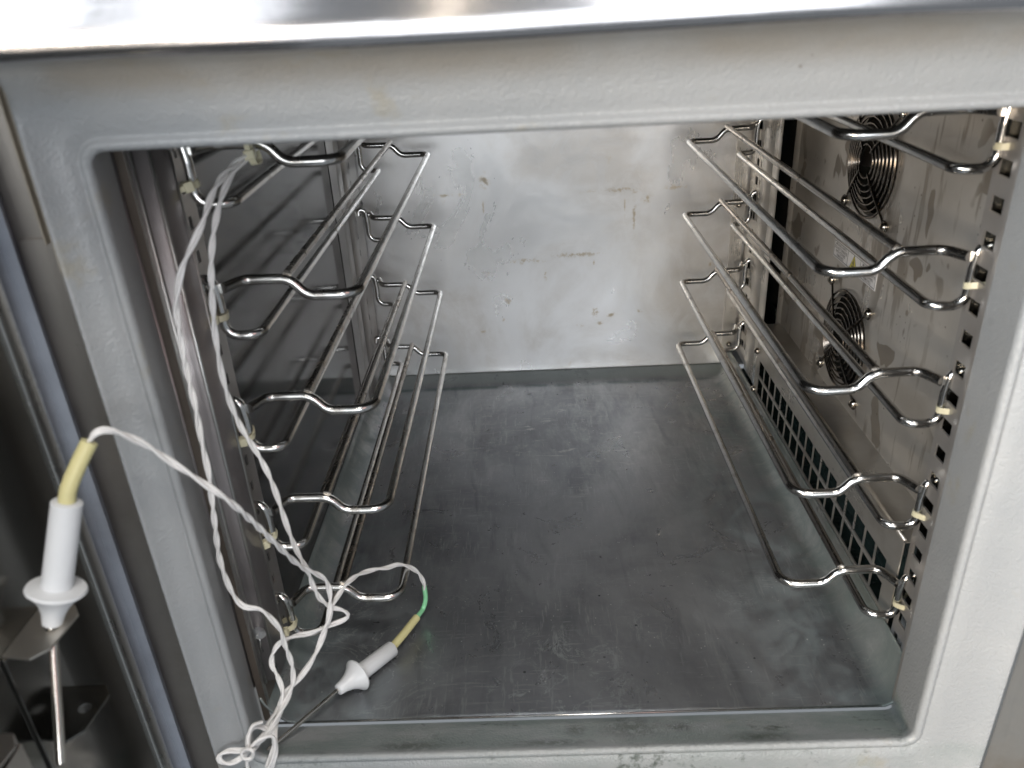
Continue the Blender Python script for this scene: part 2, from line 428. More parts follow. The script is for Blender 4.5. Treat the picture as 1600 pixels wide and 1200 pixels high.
def lathe(bm, prof, origin, axis, n=28):
    """prof: (distance along axis, radius)"""
    ax = Vector(axis).normalized(); o = Vector(origin)
    u = ax.orthogonal().normalized(); w = ax.cross(u)
    rings = []
    for d, r in prof:
        if r < 1e-6: rings.append([bm.verts.new(o + ax * d)])
        else: rings.append([bm.verts.new(o + ax * d + (u * math.cos(2 * math.pi * k / n) + w * math.sin(2 * math.pi * k / n)) * r) for k in range(n)])
    for a, b in zip(rings[:-1], rings[1:]):
        if len(a) == 1 and len(b) == 1: continue
        for k in range(n):
            if len(a) == 1: bm.faces.new((a[0], b[k], b[(k + 1) % n]))
            elif len(b) == 1: bm.faces.new((a[k], a[(k + 1) % n], b[0]))
            else: bm.faces.new((a[k], a[(k + 1) % n], b[(k + 1) % n], b[k]))
    return bm
def extrude_profile(bm, prof, z0, z1, n=1):
    """open polyline in x,y swept up along z (a bent sheet)"""
    rows = [[bm.verts.new((x, y, z0 + (z1 - z0) * k / n)) for x, y in prof] for k in range(n + 1)]
    for a, b in zip(rows[:-1], rows[1:]):
        for i in range(len(prof) - 1): bm.faces.new((a[i], a[i + 1], b[i + 1], b[i]))
    return bm
def sheet_holes(bm, a0, a1, b0, b1, holes, fn, th, nrm):
    """flat sheet over (a, b) with rectangular holes, thickened along nrm"""
    A = sorted({a0, a1, *[h[0] for h in holes], *[h[1] for h in holes]})
    B = sorted({b0, b1, *[h[2] for h in holes], *[h[3] for h in holes]})
    vs = {}
    def V(i, j):
        if (i, j) not in vs: vs[(i, j)] = bm.verts.new(fn(A[i], B[j]))
        return vs[(i, j)]
    fs = []
    for i in range(len(A) - 1):
        for j in range(len(B) - 1):
            ca, cb = (A[i] + A[i + 1]) / 2, (B[j] + B[j + 1]) / 2
            if any(h[0] < ca < h[1] and h[2] < cb < h[3] for h in holes): continue
            fs.append(bm.faces.new((V(i, j), V(i + 1, j), V(i + 1, j + 1), V(i, j + 1))))
    r = bmesh.ops.extrude_face_region(bm, geom=fs)
    for v in [g for g in r['geom'] if isinstance(g, bmesh.types.BMVert)]: v.co += Vector(nrm) * th
    return bm
def catmull(pts, n=8):
    P = [Vector(p) for p in pts]
    P = [P[0] * 2 - P[1]] + P + [P[-1] * 2 - P[-2]]
    out = []
    for i in range(1, len(P) - 2):
        a, b, c, d = P[i - 1], P[i], P[i + 1], P[i + 2]
        for k in range(n):
            t = k / n
            out.append(0.5 * ((2 * b) + (c - a) * t + (2 * a - 5 * b + 4 * c - d) * t * t + (3 * b - a - 3 * c + d) * t ** 3))
    out.append(P[-2])
    return out
def resample(path, step):
    out = [path[0].copy()]; acc = 0.0
    for a, b in zip(path[:-1], path[1:]):
        L = (b - a).length
        if L < 1e-9: continue
        s = step - acc
        while s <= L:
            out.append(a.lerp(b, s / L)); s += step
        acc = (acc + L) % step
    out.append(path[-1].copy())
    return out
def twisted(bm, pts, r=0.00098, pitch=0.036, n=7):
    P = resample(catmull(pts, 12), 0.0022)
    T = [(P[min(i + 1, len(P) - 1)] - P[max(i - 1, 0)]).normalized() for i in range(len(P))]
    nr = T[0].orthogonal().normalized(); L = 0.0; A = []; B = []
    for i, p in enumerate(P):
        nr = (nr - T[i] * nr.dot(T[i])).normalized(); bi = T[i].cross(nr)
        if i: L += (P[i] - P[i - 1]).length
        ph = 2 * math.pi * L / pitch + 0.8 * math.sin(L * 55)
        o = (nr * math.cos(ph) + bi * math.sin(ph)) * r * 0.88
        A.append(p + o); B.append(p - o)
    tube(bm, A, r, n); tube(bm, B, r, n)
    return bm

# ------------------------------------------------------------------ the cabinet
FL, BK, LW, RW, CEIL = -0.060, 0.465, -0.228, 0.2385, 0.362
cab = thing('blast_chiller', 'open stainless blast chiller cabinet with grey plastic door frame, fans and empty shelf guides', 'chiller', (0, 0, -0.2))
cab_inv = Matrix.Translation((0, 0, 0.2))
def part(name, bm, mat, smooth=False, sharp=None, parent=None):
    o = obj(name, bm, mat, None, smooth, sharp)
    o.parent = parent or cab
    if parent is None: o.location = (0, 0, 0.2)     # mesh data stays in cabinet coordinates
    return o

# cavity skins, each a thin slab
part('back_wall', box(bmesh.new(), -0.26, 0.30, BK, BK + 0.004, -0.0535, CEIL + 0.01), 'back')
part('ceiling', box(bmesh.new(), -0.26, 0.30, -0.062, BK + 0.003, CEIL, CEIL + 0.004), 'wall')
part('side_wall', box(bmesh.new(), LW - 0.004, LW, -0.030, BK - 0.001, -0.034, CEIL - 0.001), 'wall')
part('side_wall', box(bmesh.new(), 0.290, 0.294, -0.060, BK - 0.001, -0.07, CEIL - 0.001), 'hollow')
# floor tray with coved edges
bm = bmesh.new()
xs = [(-0.2285, -0.033), (-0.2265, -0.040), (-0.221, -0.049), (-0.213, -0.0565), (-0.206, -0.0595), (-0.200, FL)]
xs += [(-0.2 + 0.385 * k / 12, FL) for k in range(1, 12)]
xs += [(0.185, FL), (0.194, -0.0585), (0.202, -0.053), (0.207, -0.045), (0.2095, -0.034), (0.2105, -0.030)]
ys = [-0.060, -0.0585, -0.055, 0.05, 0.15, 0.25, 0.35, 0.435, 0.447, 0.456, 0.462, 0.4645]
def fz(x, z, y):
    lift = 0.0
    if y > 0.44: t = (y - 0.44) / 0.0245; lift = 0.0095 * t * t
    if y < -0.055: t = (-0.055 - y) / 0.005; lift = max(lift, 0.0022 * t * t)
    return max(z, FL + lift)
rows = [[bm.verts.new((x, y, fz(x, z, y))) for x, z in xs] for y in ys]
for a, b in zip(rows[:-1], rows[1:]):
    for i in range(len(xs) - 1): bm.faces.new((a[i], a[i + 1], b[i + 1], b[i]))
floor = part('floor_tray', bm, 'floor', True)
floor.modifiers.new('sheet', 'SOLIDIFY').thickness = 0.0012
# bright folded lip where the back wall meets the floor tray
bm = bmesh.new(); tube(bm, [(-0.226, 0.4640, -0.0528), (0.212, 0.4640, -0.0528)], 0.0009, 8); part('wall_seam', bm, 'chrome', True)
bm = bmesh.new(); tube(bm, [(-0.224, -0.0592, -0.0575), (0.192, -0.0592, -0.0575)], 0.0008, 8); part('floor_edge', bm, 'chrome', True)

# ---- door frame: textured plastic, swept round the opening
NS, NC = 14, 7
def loop(left, right, bot, top, rad):
    """each side: (coordinate, y); points run round the opening"""
    (xl, yl), (xr, yr), (zb, yb), (zt, yt) = left, right, bot, top
    out = []
    cs = [((xr - rad, zb + rad), -90, yb, yr), ((xr - rad, zt - rad), 0, yr, yt), ((xl + rad, zt - rad), 90, yt, yl), ((xl + rad, zb + rad), 180, yl, yb)]
    arcs = []
    for (c, a0, ya, yb_) in cs:
        arcs.append([(c[0] + rad * math.cos(math.radians(a0 + 90 * k / NC)), ya + (yb_ - ya) * k / NC, c[1] + rad * math.sin(math.radians(a0 + 90 * k / NC))) for k in range(NC + 1)])
    for i in range(4):
        a = arcs[i]; b = arcs[(i + 1) % 4]
        out += a
        for k in range(1, NS):
            f = k / NS
            out.append(tuple(a[-1][j] * (1 - f) + b[0][j] * f for j in range(3)))
    return out
LP = [
    loop((-0.2300, -0.060), (0.1985, -0.060), (-0.0605, -0.060), (0.3480, -0.060), 0.004),
    loop((-0.2245, -0.080), (0.1950, -0.080), (-0.0510, -0.080), (0.3415, -0.080), 0.005),
    loop((-0.2196, -0.0965), (0.1920, -0.0965), (-0.0420, -0.0965), (0.3362, -0.0965), 0.0065),
    loop((-0.2192, -0.0985), (0.1916, -0.0985), (-0.0408, -0.0985), (0.3355, -0.0985), 0.007),
    loop((-0.2197, -0.1003), (0.1921, -0.1003), (-0.0412, -0.1003), (0.3360, -0.1003), 0.0075),
    loop((-0.2212, -0.1018), (0.1936, -0.1018), (-0.0428, -0.1018), (0.3376, -0.1020), 0.0085),
    loop((-0.2232, -0.1011), (0.1958, -0.1012), (-0.0450, -0.1012), (0.3396, -0.1018), 0.010),
    loop((-0.2242, -0.0990), (0.1968, -0.0996), (-0.0460, -0.0996), (0.3408, -0.0992), 0.011),
    loop((-0.2254, -0.0996), (0.1980, -0.1000), (-0.0472, -0.1000), (0.3420, -0.0992), 0.012),
    loop((-0.2270, -0.1022), (0.1998, -0.1012), (-0.0490, -0.1015), (0.3440, -0.1004), 0.013),
    loop((-0.2300, -0.1030), (0.2060, -0.1018), (-0.0550, -0.1022), (0.3510, -0.1012), 0.020),
    loop((-0.2335, -0.1052), (0.2150, -0.1024), (-0.0640, -0.1030), (0.3590, -0.1030), 0.024),
    loop((-0.2360, -0.1075), (0.2240, -0.1036), (-0.0720, -0.1040), (0.3650, -0.1065), 0.026),
    loop((-0.2376, -0.1095), (0.2300, -0.1056), (-0.0780, -0.1055), (0.3700, -0.1125), 0.022),
    loop((-0.2388, -0.1110), (0.2322, -0.1072), (-0.0810, -0.1065), (0.3745, -0.1230), 0.016),
    loop((-0.2396, -0.1106), (0.2332, -0.1070), (-0.0825, -0.1060), (0.3770, -0.1330), 0.012),
    loop((-0.2400, -0.1085), (0.2338, -0.1055), (-0.0830, -0.1045), (0.3780, -0.1335), 0.012),
    loop((-0.2400, -0.0620), (0.2338, -0.0620), (-0.0830, -0.0620), (0.3790, -0.0620), 0.012),
]
bm = bmesh.new()
rings = [[bm.verts.new(p) for p in L] for L in LP]
for a, b in zip(rings[:-1], rings[1:]):
    n = len(a)
    for k in range(n): bm.faces.new((a[k], a[(k + 1) % n], b[(k + 1) % n], b[k]))
frame = part('door_frame', bm, 'frame', True)

# ---- outer body around the frame
bm = bmesh.new()      # rolled steel fascia over the opening: profile in (y, z), swept along x
prof = [(-0.105, 0.3758), (-0.1495, 0.3747)]
for k in range(9):
    a = math.radians(-90 - 75 * k / 8)
    prof.append((-0.1505 + 0.0045 * math.cos(a), 0.3792 + 0.0045 * math.sin(a)))
prof += [(-0.1532, 0.386), (-0.1432, 0.42), (-0.1320, 0.46), (-0.10, 0.462)]
xs_ = [-0.42 + 0.84 * k / 24 for k in range(25)]
rows = [[bm.verts.new((x, y, z + (0.0006 * math.sin(x * 21) if y < -0.12 else 0))) for y, z in prof] for x in xs_]
for a, b in zip(rows[:-1], rows[1:]):
    for i in range(len(prof) - 1): bm.faces.new((a[i], a[i + 1], b[i + 1], b[i]))
part('control_panel', bm, 'panel', True)
part('front_stile', box(bmesh.new(), 0.2360, 0.40, -0.0985, -0.02, -0.25, 0.3785, 0.0015), 'bodyside')
bm = bmesh.new(); tube(bm, [(0.2352, -0.1035, -0.25), (0.2352, -0.1035, 0.3775)], 0.0021, 10); part('frame_trim', bm, 'edge', True)
part('front_stile', box(bmesh.new(), -0.2720, -0.2402, -0.0860, -0.03, -0.25, 0.3785, 0.0010), 'body')
# blue-grey ribbed seal beside the stile
bm = bmesh.new()
extrude_profile(bm, [(-0.2718, -0.084), (-0.2716, -0.0912), (-0.2690, -0.0925), (-0.2725, -0.0932), (-0.2745, -0.0932), (-0.2758, -0.0955), (-0.2775, -0.0972), (-0.2800, -0.0968), (-0.2822, -0.0945), (-0.2830, -0.0900), (-0.2830, -0.083)], -0.25, 0.3785, 2)
part('door_seal', bm, 'gasket', True, 50)
part('hinge_gap', box(bmesh.new(), -0.33, -0.2832, -0.086, -0.03, -0.25, 0.3785), 'rubber')
bm = bmesh.new(); box(bm, -0.2490, -0.2483, -0.1010, -0.0862, 0.297, 0.3775); part('foil_strip', bm, 'alu')
bm = bmesh.new(); box(bm, -0.2422, -0.2414, -0.1070, -0.0862, 0.286, 0.3775); part('foil_strip', bm, 'alu')
bm = bmesh.new(); box(bm, -0.2480, -0.2424, -0.0905, -0.0862, 0.292, 0.3775); part('foil_backing', bm, 'body')
bm = bmesh.new(); box(bm, -0.2700, -0.2402, -0.0876, -0.0861, -0.25, 0.2965, 0.0004); part('stile_cover', bm, 'body')

# ---- door swung open toward the viewer on the left
door = bpy.data.objects.new('door', None); COL.objects.link(door); door.parent = cab; door.location = (0, 0, 0.2)
door['label'] = 'steel door swung open, dark mirror-like inner skin with probe holders'
DX = -0.275
def dpart(name, bm, mat, smooth=False, sharp=None):
    return obj(name, bm, mat, door, smooth, sharp)
dpart('door_skin', box(bmesh.new(), DX - 0.004, DX, -0.60, -0.1125, -0.25, 0.3785), 'door')
bm = bmesh.new(); extrude_profile(bm, [(DX - 0.004, -0.1128), (DX + 0.0012, -0.1126), (DX + 0.0020, -0.1115), (DX + 0.0020, -0.1040), (DX + 0.0014, -0.1022), (DX - 0.004, -0.1015), (DX - 0.030, -0.1015)], -0.25, 0.3785, 2)
dpart('door_edge', bm, 'edge', True, 50)
dpart('door_core', box(bmesh.new(), DX - 0.05, DX - 0.006, -0.60, -0.103, -0.25, 0.3785), 'rubber')
def tab(cy, z, hole=True, wx=0.022, hy=0.017):
    """chamfered holder tab jutting from the door, with a round hole"""
    bm = bmesh.new()
    outer = [(DX + 0.0002, cy - hy), (DX + wx * 0.62, cy - hy - 0.002), (DX + wx * 0.90, cy - hy * 0.75), (DX + wx, cy + hy * 0.50), (DX + wx * 0.78, cy + hy * 0.88), (DX + 0.0002, cy + hy * 0.86)]
    c = (DX + 0.0135, cy + 0.0005)
    n = 24
    pts = []
    for k in range(n):
        a = 2 * math.pi * k / n; d = (math.cos(a), math.sin(a)); best = None
        for (p, q) in zip(outer, outer[1:] + outer[:1]):
            ex, ey = q[0] - p[0], q[1] - p[1]
            den = d[0] * ey - d[1] * ex
            if abs(den) < 1e-12: continue
            t = ((p[0] - c[0]) * ey - (p[1] - c[1]) * ex) / den
            s = ((p[0] - c[0]) * d[1] - (p[1] - c[1]) * d[0]) / den
            if t > 0 and -1e-6 <= s <= 1 + 1e-6 and (best is None or t < best): best = t
        pts.append((c[0] + d[0] * best, c[1] + d[1] * best))
    # snap the nearest ray ends to the real corners
    for p in outer:
        i = min(range(n), key=lambda i: (pts[i][0] - p[0]) ** 2 + (pts[i][1] - p[1]) ** 2); pts[i] = p
    zb = z - 0.0012
    def ring(pp, zz): return [bm.verts.new((x, y, zz)) for x, y in pp]
    inn = [(c[0] + 0.0032 * math.cos(2 * math.pi * k / n), c[1] + 0.0032 * math.sin(2 * math.pi * k / n)) for k in range(n)]
    A, B, C, D = ring(pts, z), ring(inn, z), ring(inn, zb), ring(pts, zb)
    for P_, Q_ in ((A, B), (B, C), (C, D), (D, A)):
        for k in range(n): bm.faces.new((P_[k], P_[(k + 1) % n], Q_[(k + 1) % n], Q_[k]))
    return bm
dpart('holder_tab', tab(-0.1675, 0.136), 'bodyside')
dpart('holder_tab', tab(-0.1675, 0.083), 'door')
dpart('holder_tab', tab(-0.2290, 0.122, wx=0.022), 'body')
bm = bmesh.new(); box(bm, DX + 0.0002, DX + 0.0016, -0.186, -0.153, 0.060, 0.1345, 0.0003); dpart('holder_plate', bm, 'door')
bm = bmesh.new(); box(bm, DX + 0.0002, DX + 0.018, -0.2475, -0.2455, 0.04, 0.120, 0.0003); box(bm, DX + 0.0002, DX + 0.0165, -0.2140, -0.2128, 0.04, 0.120, 0.0003); box(bm, DX + 0.0165, DX + 0.0178, -0.2455, -0.2128, 0.04, 0.114, 0.0003); dpart('holder_box', bm, 'body')

# ---- front uprights
# left: hat section beside the opening, then the slotted strip
bm = bmesh.new()
extrude_profile(bm, [(-0.2305, -0.0595), (-0.2298, -0.0570), (-0.2240, -0.0560), (-0.2235, -0.0540), (-0.2235, -0.0532), (-0.2225, -0.0526), (-0.2172, -0.0518), (-0.2160, -0.0508), (-0.2155, -0.0495), (-0.2155, -0.0290), (-0.2160, -0.0275), (-0.2172, -0.0266), (-0.2235, -0.0258), (-0.2240, -0.0245)], -0.024, 0.3615, 1)
o = part('upright_cover', bm, 'mauve', True, 60); o.modifiers.new('sheet', 'SOLIDIFY').thickness = -0.0008
bm = bmesh.new(); box(bm, -0.2290, -0.2245, -0.0590, -0.0240, -0.055, 0.3610); part('upright_base', bm, 'brown')
for xx, yy in ((-0.2160, -0.0506), (-0.2160, -0.0276), (-0.2236, -0.0545)):
    bm = bmesh.new(); tube(bm, [(xx, yy, -0.0238), (xx, yy, 0.3612)], 0.0010, 10); part('fold_highlight', bm, 'edge', True)  # bright tubes along the folds stand in for their bend highlights
bm = bmesh.new(); box(bm, -0.2250, -0.2242, -0.0588, -0.0545, -0.055, 0.3608); part('upright_lip', bm, 'edge')
DZ = 0.07747046979517284
PIT = DZ / 4
def slotted(xf, y0, y1, cols, z0, z1, th, zoff=0.0, h=0.0085):
    holes = []
    for (a, b, hh) in cols:
        z = z0 + 0.012
        k0 = math.ceil((z0 + 0.008 - zoff) / PIT); k1 = math.floor((z1 - 0.012 - zoff) / PIT)
        for k in range(k0, k1 + 1): holes.append((a, b, zoff + k * PIT - hh / 2, zoff + k * PIT + hh / 2))
    return sheet_holes(bmesh.new(), y0, y1, z0, z1, holes, lambda a, b: (xf, a, b), th, (1, 0, 0))
part('slotted_upright', slotted(-0.2205, -0.0238, 0.0020, [(-0.0125, -0.0085, 0.0070)], -0.032, 0.361, -0.0012, 0.0095), 'upright')
bm = bmesh.new(); box(bm, -0.2275, -0.2265, -0.0236, 0.0019, -0.032, 0.3605); part('upright_shadow_liner', bm, 'hollow')  # black sheet behind the slots stands in for shade
part('slotted_upright', slotted(0.2140, -0.0560, -0.0120, [(-0.0285, -0.0165, 0.0086), (-0.0480, -0.0345, 0.0170)], -0.058, 0.361, 0.0012, 0.0025), 'upright')
bm = bmesh.new(); box(bm, 0.2195, 0.2205, -0.0300, -0.0122, -0.058, 0.3605); part('upright_backing', bm, 'door')
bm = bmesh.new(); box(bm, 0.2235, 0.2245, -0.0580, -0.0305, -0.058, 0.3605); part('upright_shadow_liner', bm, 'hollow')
bm = bmesh.new(); box(bm, 0.1990, 0.2138, -0.0600, -0.0565, -0.0585, 0.3605); part('upright_base', bm, 'upright')

# ---- rear uprights
for s in (-1, 1):
    X = 0.2200 if s < 0 else 0.2140
    bm = bmesh.new()
    extrude_profile(bm, [(s * (X + (0.0075 if s < 0 else 0.0008)), 0.3522), (s * (X + 0.0004), 0.3525), (s * X, 0.3535), (s * X, 0.3720), (s * (X + 0.0012), 0.3728), (s * (X + 0.0012), 0.3740), (s * X, 0.3748), (s * X, 0.4080), (s * (X + 0.0006), 0.4092), (s * (X + 0.005), 0.4100)], -0.030, 0.3615, 1)
    o = part('upright_cover', bm, 'flange' if s > 0 else 'upright', True, 60)
    part('slotted_upright', slotted(s * (X + 0.0030), 0.4105, 0.4600, [(0.420, 0.424, 0.0070)] if s < 0 else [(0.420, 0.424, 0.0070), (0.4300, 0.4400, 0.0086)], -0.030, 0.361, s * 0.0012, 0.0095), 'flange' if s > 0 else 'upright')
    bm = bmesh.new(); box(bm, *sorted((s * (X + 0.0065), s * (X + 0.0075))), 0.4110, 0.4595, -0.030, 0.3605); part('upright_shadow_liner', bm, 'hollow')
bm = bmesh.new(); box(bm, 0.2000, 0.2150, 0.4618, 0.4648, -0.030, 0.3605, 0.0004); part('corner_strip', bm, 'flange')

# ---- fan panel on the right with two round openings
FANS = ((0.1945, 0.2520), (0.1975, 0.0975))
FR = 0.0425
bm = bmesh.new()
HS = 0.0525
def panel_quad(y0, y1, z0, z1):
    bm.faces.new([bm.verts.new((RW, a, b)) for a, b in ((y0, z0), (y1, z0), (y1, z1), (y0, z1))])
y0p, y1p, z0p, z1p = -0.055, 0.3770, 0.0290, 0.3610
ym = 0.196
panel_quad(y0p, ym - HS, z0p, z1p); panel_quad(ym + HS, y1p, z0p, z1p)
zs = [z0p, FANS[1][1] - HS, FANS[1][1] + HS, FANS[0][1] - HS, FANS[0][1] + HS, z1p]
for a, b in ((0, 1), (2, 3), (4, 5)): panel_quad(ym - HS, ym + HS, zs[a], zs[b])
for fy, fz_ in FANS:
    n = 64; sq = []; ci = []; inn = []
    for k in range(n):
        a = 2 * math.pi * (k + 0.0) / n; c, s_ = math.cos(a), math.sin(a); q = HS / max(abs(c), abs(s_))
        sq.append(bm.verts.new((RW, ym + c * q, fz_ + s_ * q)))
        ci.append(bm.verts.new((RW, fy + c * FR, fz_ + s_ * FR)))
        inn.append(bm.verts.new((RW + 0.004, fy + c * (FR - 0.0015), fz_ + s_ * (FR - 0.0015))))
    for k in range(n):
        j = (k + 1) % n
        bm.faces.new((sq[k], sq[j], ci[j], ci[k])); bm.faces.new((ci[k], ci[j], inn[j], inn[k]))
bmesh.ops.remove_doubles(bm, verts=bm.verts, dist=0.00005)
fp = part('fan_panel', bm, 'fanpanel')
bm = bmesh.new(); extrude_profile(bm, [(RW - 0.0002, 0.3690), (RW - 0.0030, 0.3735), (RW - 0.0030, 0.3775), (RW + 0.012, 0.3785)], 0.030, 0.3608, 1); part('panel_flange', bm, 'fanpanel', True, 50)
bm = bmesh.new(); box(bm, RW + 0.0050, RW + 0.0056, 0.3800, 0.3830, 0.0, 0.3605); part('duct_edge', bm, 'grille')
bm = bmesh.new(); box(bm, 0.2260, 0.2268, 0.4095, BK - 0.002, -0.04, 0.3605); part('duct_wall', bm, 'hollow')
bm = bmesh.new(); box(bm, RW + 0.03, RW + 0.031, -0.01, 0.46, 0.0, 0.3605); part('duct_wall', bm, 'hollow')

bm = bmesh.new(); box(bm, 0.2272, 0.2890, 0.4420, 0.4428, -0.05, 0.3605); part('gap_shade_plate', bm, 'hollow')  # black plate added in the gap, standing in for its shade
bm = bmesh.new(); box(bm, 0.2153, RW - 0.0002, -0.0135, -0.0122, 0.0418, 0.3602); part('upright_return', bm, 'door')
# grille strip below, two rows of square openings, with a ledge to the panel
GX = 0.2105
holes = []
gp = 0.0197
for k in range(-2, 19):
    y = 0.340 - k * gp
    if y > 0.345 or y - gp < -0.008: continue
    holes.append((y - gp + 0.0012, y - 0.0012 + 0.0006, -0.0265, -0.0085))
    holes.append((y - gp + 0.0012, y - 0.0012 + 0.0006, -0.0045, 0.0125))
part('drain_grille', sheet_holes(bmesh.new(), -0.0105, 0.3510, -0.0310, 0.0425, holes, lambda a, b: (GX, a, b), 0.0010, (1, 0, 0)), 'grille')
bm = bmesh.new(); tube(bm, [(GX + 0.001, -0.0105, 0.0425), (GX + 0.001, 0.3510, 0.0425)], 0.0016, 8); part('grille_fold', bm, 'grille', True)
bm = bmesh.new(); box(bm, GX + 0.001, RW + 0.003, -0.0104, 0.3700, 0.0405, 0.0414); part('grille_ledge', bm, 'grille')
bm = bmesh.new(); box(bm, 0.2125, 0.2890, -0.0300, 0.4590, -0.0565, -0.0560); part('drip_pan', bm, 'pan')
bm = bmesh.new(); box(bm, 0.2480, 0.2490, -0.0300, 0.4590, -0.0555, 0.0380); part('duct_liner', bm, 'pan')
# dome nuts on the grille's rear end and rear corner
bm = bmesh.new(); lathe(bm, [(0, 0.0034), (0.0006, 0.0036), (0.0022, 0.0034), (0.0040, 0.0022), (0.0046, 0)], (0, 0, 0), (-1, 0, 0), 16)
nut = part('dome_nut', bm, 'bolt', True); nut.location = (GX, 0.3475, 0.2 + 0.020)
inst(nut, 'dome_nut', cab, (GX, 0.3470, 0.2 - 0.026))
bm = bmesh.new(); lathe(bm, [(0, 0.0030), (0.0006, 0.0033), (0.0022, 0.0030), (0.0036, 0.0020), (0.0042, 0)], (0, 0, 0), (0, -1, 0), 16)
nutb = part('dome_nut', bm, 'bolt', True)
for i, (u, v) in enumerate(((1154, 320), (1138, 537))):
    p = at(u, v, 0.4618)
    if i == 0: nutb.location = (p.x, 0.4616, p.z + 0.2)
    else: inst(nutb, 'dome_nut', cab, (p.x, 0.4616, p.z + 0.2))

# ---- fans and their wire guards
def ring_mesh(r, wire, x):
    bm = bmesh.new(); tube(bm, [(x, r * math.cos(2 * math.pi * k / 48), r * math.sin(2 * math.pi * k / 48)) for k in range(48)], wire, 6, closed=True); return bm
proto = {}
for fi, (fy, fz_) in enumerate(FANS):
    fan = bpy.data.objects.new('fan', None); COL.objects.link(fan); fan.parent = cab; fan.location = (RW, fy, fz_ + 0.2)
    guard = bpy.data.objects.new('fan_guard', None); COL.objects.link(guard); guard.parent = cab; guard.location = (RW, fy, fz_ + 0.2)
    def sub(key, name, par, maker, mat, rot=None):
        if key not in proto:
            proto[key] = obj(name, maker(), mat, par, True, 45); o = proto[key]
        else: o = inst(proto[key], name, par)
        if rot is not None: o.rotation_euler = rot
        return o
    # housing, hub and blades
    def housing():
        bm = bmesh.new(); n = 40
        lathe(bm, [(0.004, FR - 0.001), (0.022, FR - 0.001), (0.022, 0)], (0, 0, 0), (1, 0, 0), n); return bm
    sub('hs', 'fan_housing', fan, housing, 'hollow')
    def hub():
        bm = bmesh.new(); lathe(bm, [(0.020, 0.0170), (0.0075, 0.0170), (0.0060, 0.0160), (0.0055, 0.0)], (0, 0, 0), (1, 0, 0), 32); return bm
    sub('hub', 'fan_hub', fan, hub, 'fan')
    def blade():
        bm = bmesh.new(); nr, na = 5, 5; g = []
        for i in range(nr):
            r = 0.0160 + (0.0405 - 0.0160) * i / (nr - 1); row = []
            for j in range(na):
                a = (j / (na - 1) - 0.5) * 0.95 + 0.25 * i / nr
                x = 0.0115 + 0.0085 * (j / (na - 1) - 0.5) * 1.4
                row.append(bm.verts.new((x, r * math.cos(a), r * math.sin(a))))
            g.append(row)
        for i in range(nr - 1):
            for j in range(na - 1): bm.faces.new((g[i][j], g[i + 1][j], g[i + 1][j + 1], g[i][j + 1]))
        r_ = bmesh.ops.extrude_face_region(bm, geom=bm.faces[:])
        for v in [q for q in r_['geom'] if isinstance(q, bmesh.types.BMVert)]: v.co.x += 0.0012
        return bm
    for k in range(7): sub('bl', 'fan_blade', fan, blade, 'fan', (2 * math.pi * k / 7 + fi * 0.3, 0, 0))
    for q, r in enumerate((0.0435, 0.0385, 0.0335, 0.0285, 0.0235, 0.0185, 0.0130)):
        dome = -0.0025 - 0.0040 * (1 - (r / 0.0435) ** 2)
        sub('rg%d' % q, 'guard_ring', guard, lambda r=r, dome=dome, q=q: ring_mesh(r, 0.0011 if q == 0 else 0.00085, dome), 'guard')
    def spoke():
        bm = bmesh.new()
        d = 0.0583
        path = [(-0.0068, 0.0110, 0), (-0.0066, 0.020, 0), (-0.0054, 0.033, 0), (-0.0040, 0.0435, 0), (-0.0030, 0.0500, 0), (-0.0026, d - 0.0045, 0)]
        tube(bm, path, 0.00095, 6)
        tube(bm, [(-0.0024, d + 0.0042 * math.cos(2 * math.pi * k / 16), 0.0042 * math.sin(2 * math.pi * k / 16)) for k in range(16)], 0.00095, 6, closed=True)
        return bm
    def bolt():
        bm = bmesh.new(); d = 0.0583
        lathe(bm, [(0.0, 0.0030), (0.0006, 0.0030), (0.0008, 0.0040), (0.0026, 0.0042), (0.0044, 0.0034), (0.0056, 0.0019), (0.0059, 0)], (0, d, 0), (-1, 0, 0), 16); return bm
    for k in range(4):
        a = math.radians(45 + 90 * k)
        sub('sp', 'guard_spoke', guard, spoke, 'guard', (a, 0, 0)); sub('bt', 'guard_bolt', guard, bolt, 'bolt', (a, 0, 0))

# ---- warning label between the fans
lab = bpy.data.objects.new('warning_label', None); COL.objects.link(lab); lab.parent = cab; lab.location = (RW - 0.0003, 0.202, 0.2 + 0.1660)
lab['label'] = 'white sticker with small black text beside a yellow warning triangle'
HW, HH = 0.0465, 0.0078
obj('label_sheet', box(bmesh.new(), -0.0002, 0.0002, -HW, HW, -HH, HH, 0.0), 'paper', lab)
bm = bmesh.new()
for (a, b, c, d) in ((-HW + .0012, HW - .0012, -HH + .0009, -HH + .00145), (-HW + .0012, HW - .0012, HH - .0013, HH - .0009), (-HW + .0010, -HW + .0014, -HH + .0009, HH - .0009), (HW - .0014, HW - .0010, -HH + .0009, HH - .0009), (.0135, .0139, -HH + .001, HH - .001), (-.0139, -.0135, -HH + .001, HH - .001)):
    box(bm, -0.00030, -0.00021, a, b, c, d)
obj('label_border', bm, 'ink', lab)
def tri(s, x, mat, name):
    bm = bmesh.new()
    vs = [bm.verts.new((x, y * s, z * s - 0.0004)) for y, z in ((-0.0083, -0.0058), (0.0083, -0.0058), (0, 0.0073))]
    f = bm.faces.new(vs); r = bmesh.ops.extrude_face_region(bm, geom=[f])
    for v in [q for q in r['geom'] if isinstance(q, bmesh.types.BMVert)]: v.co.x += 0.00006
    return obj(name, bm, mat, lab)
tri(1.0, -0.00032, 'ink', 'warning_triangle'); tri(0.84, -0.00040, 'warn', 'warning_triangle_fill')
bm = bmesh.new()     # hand over blades pictogram
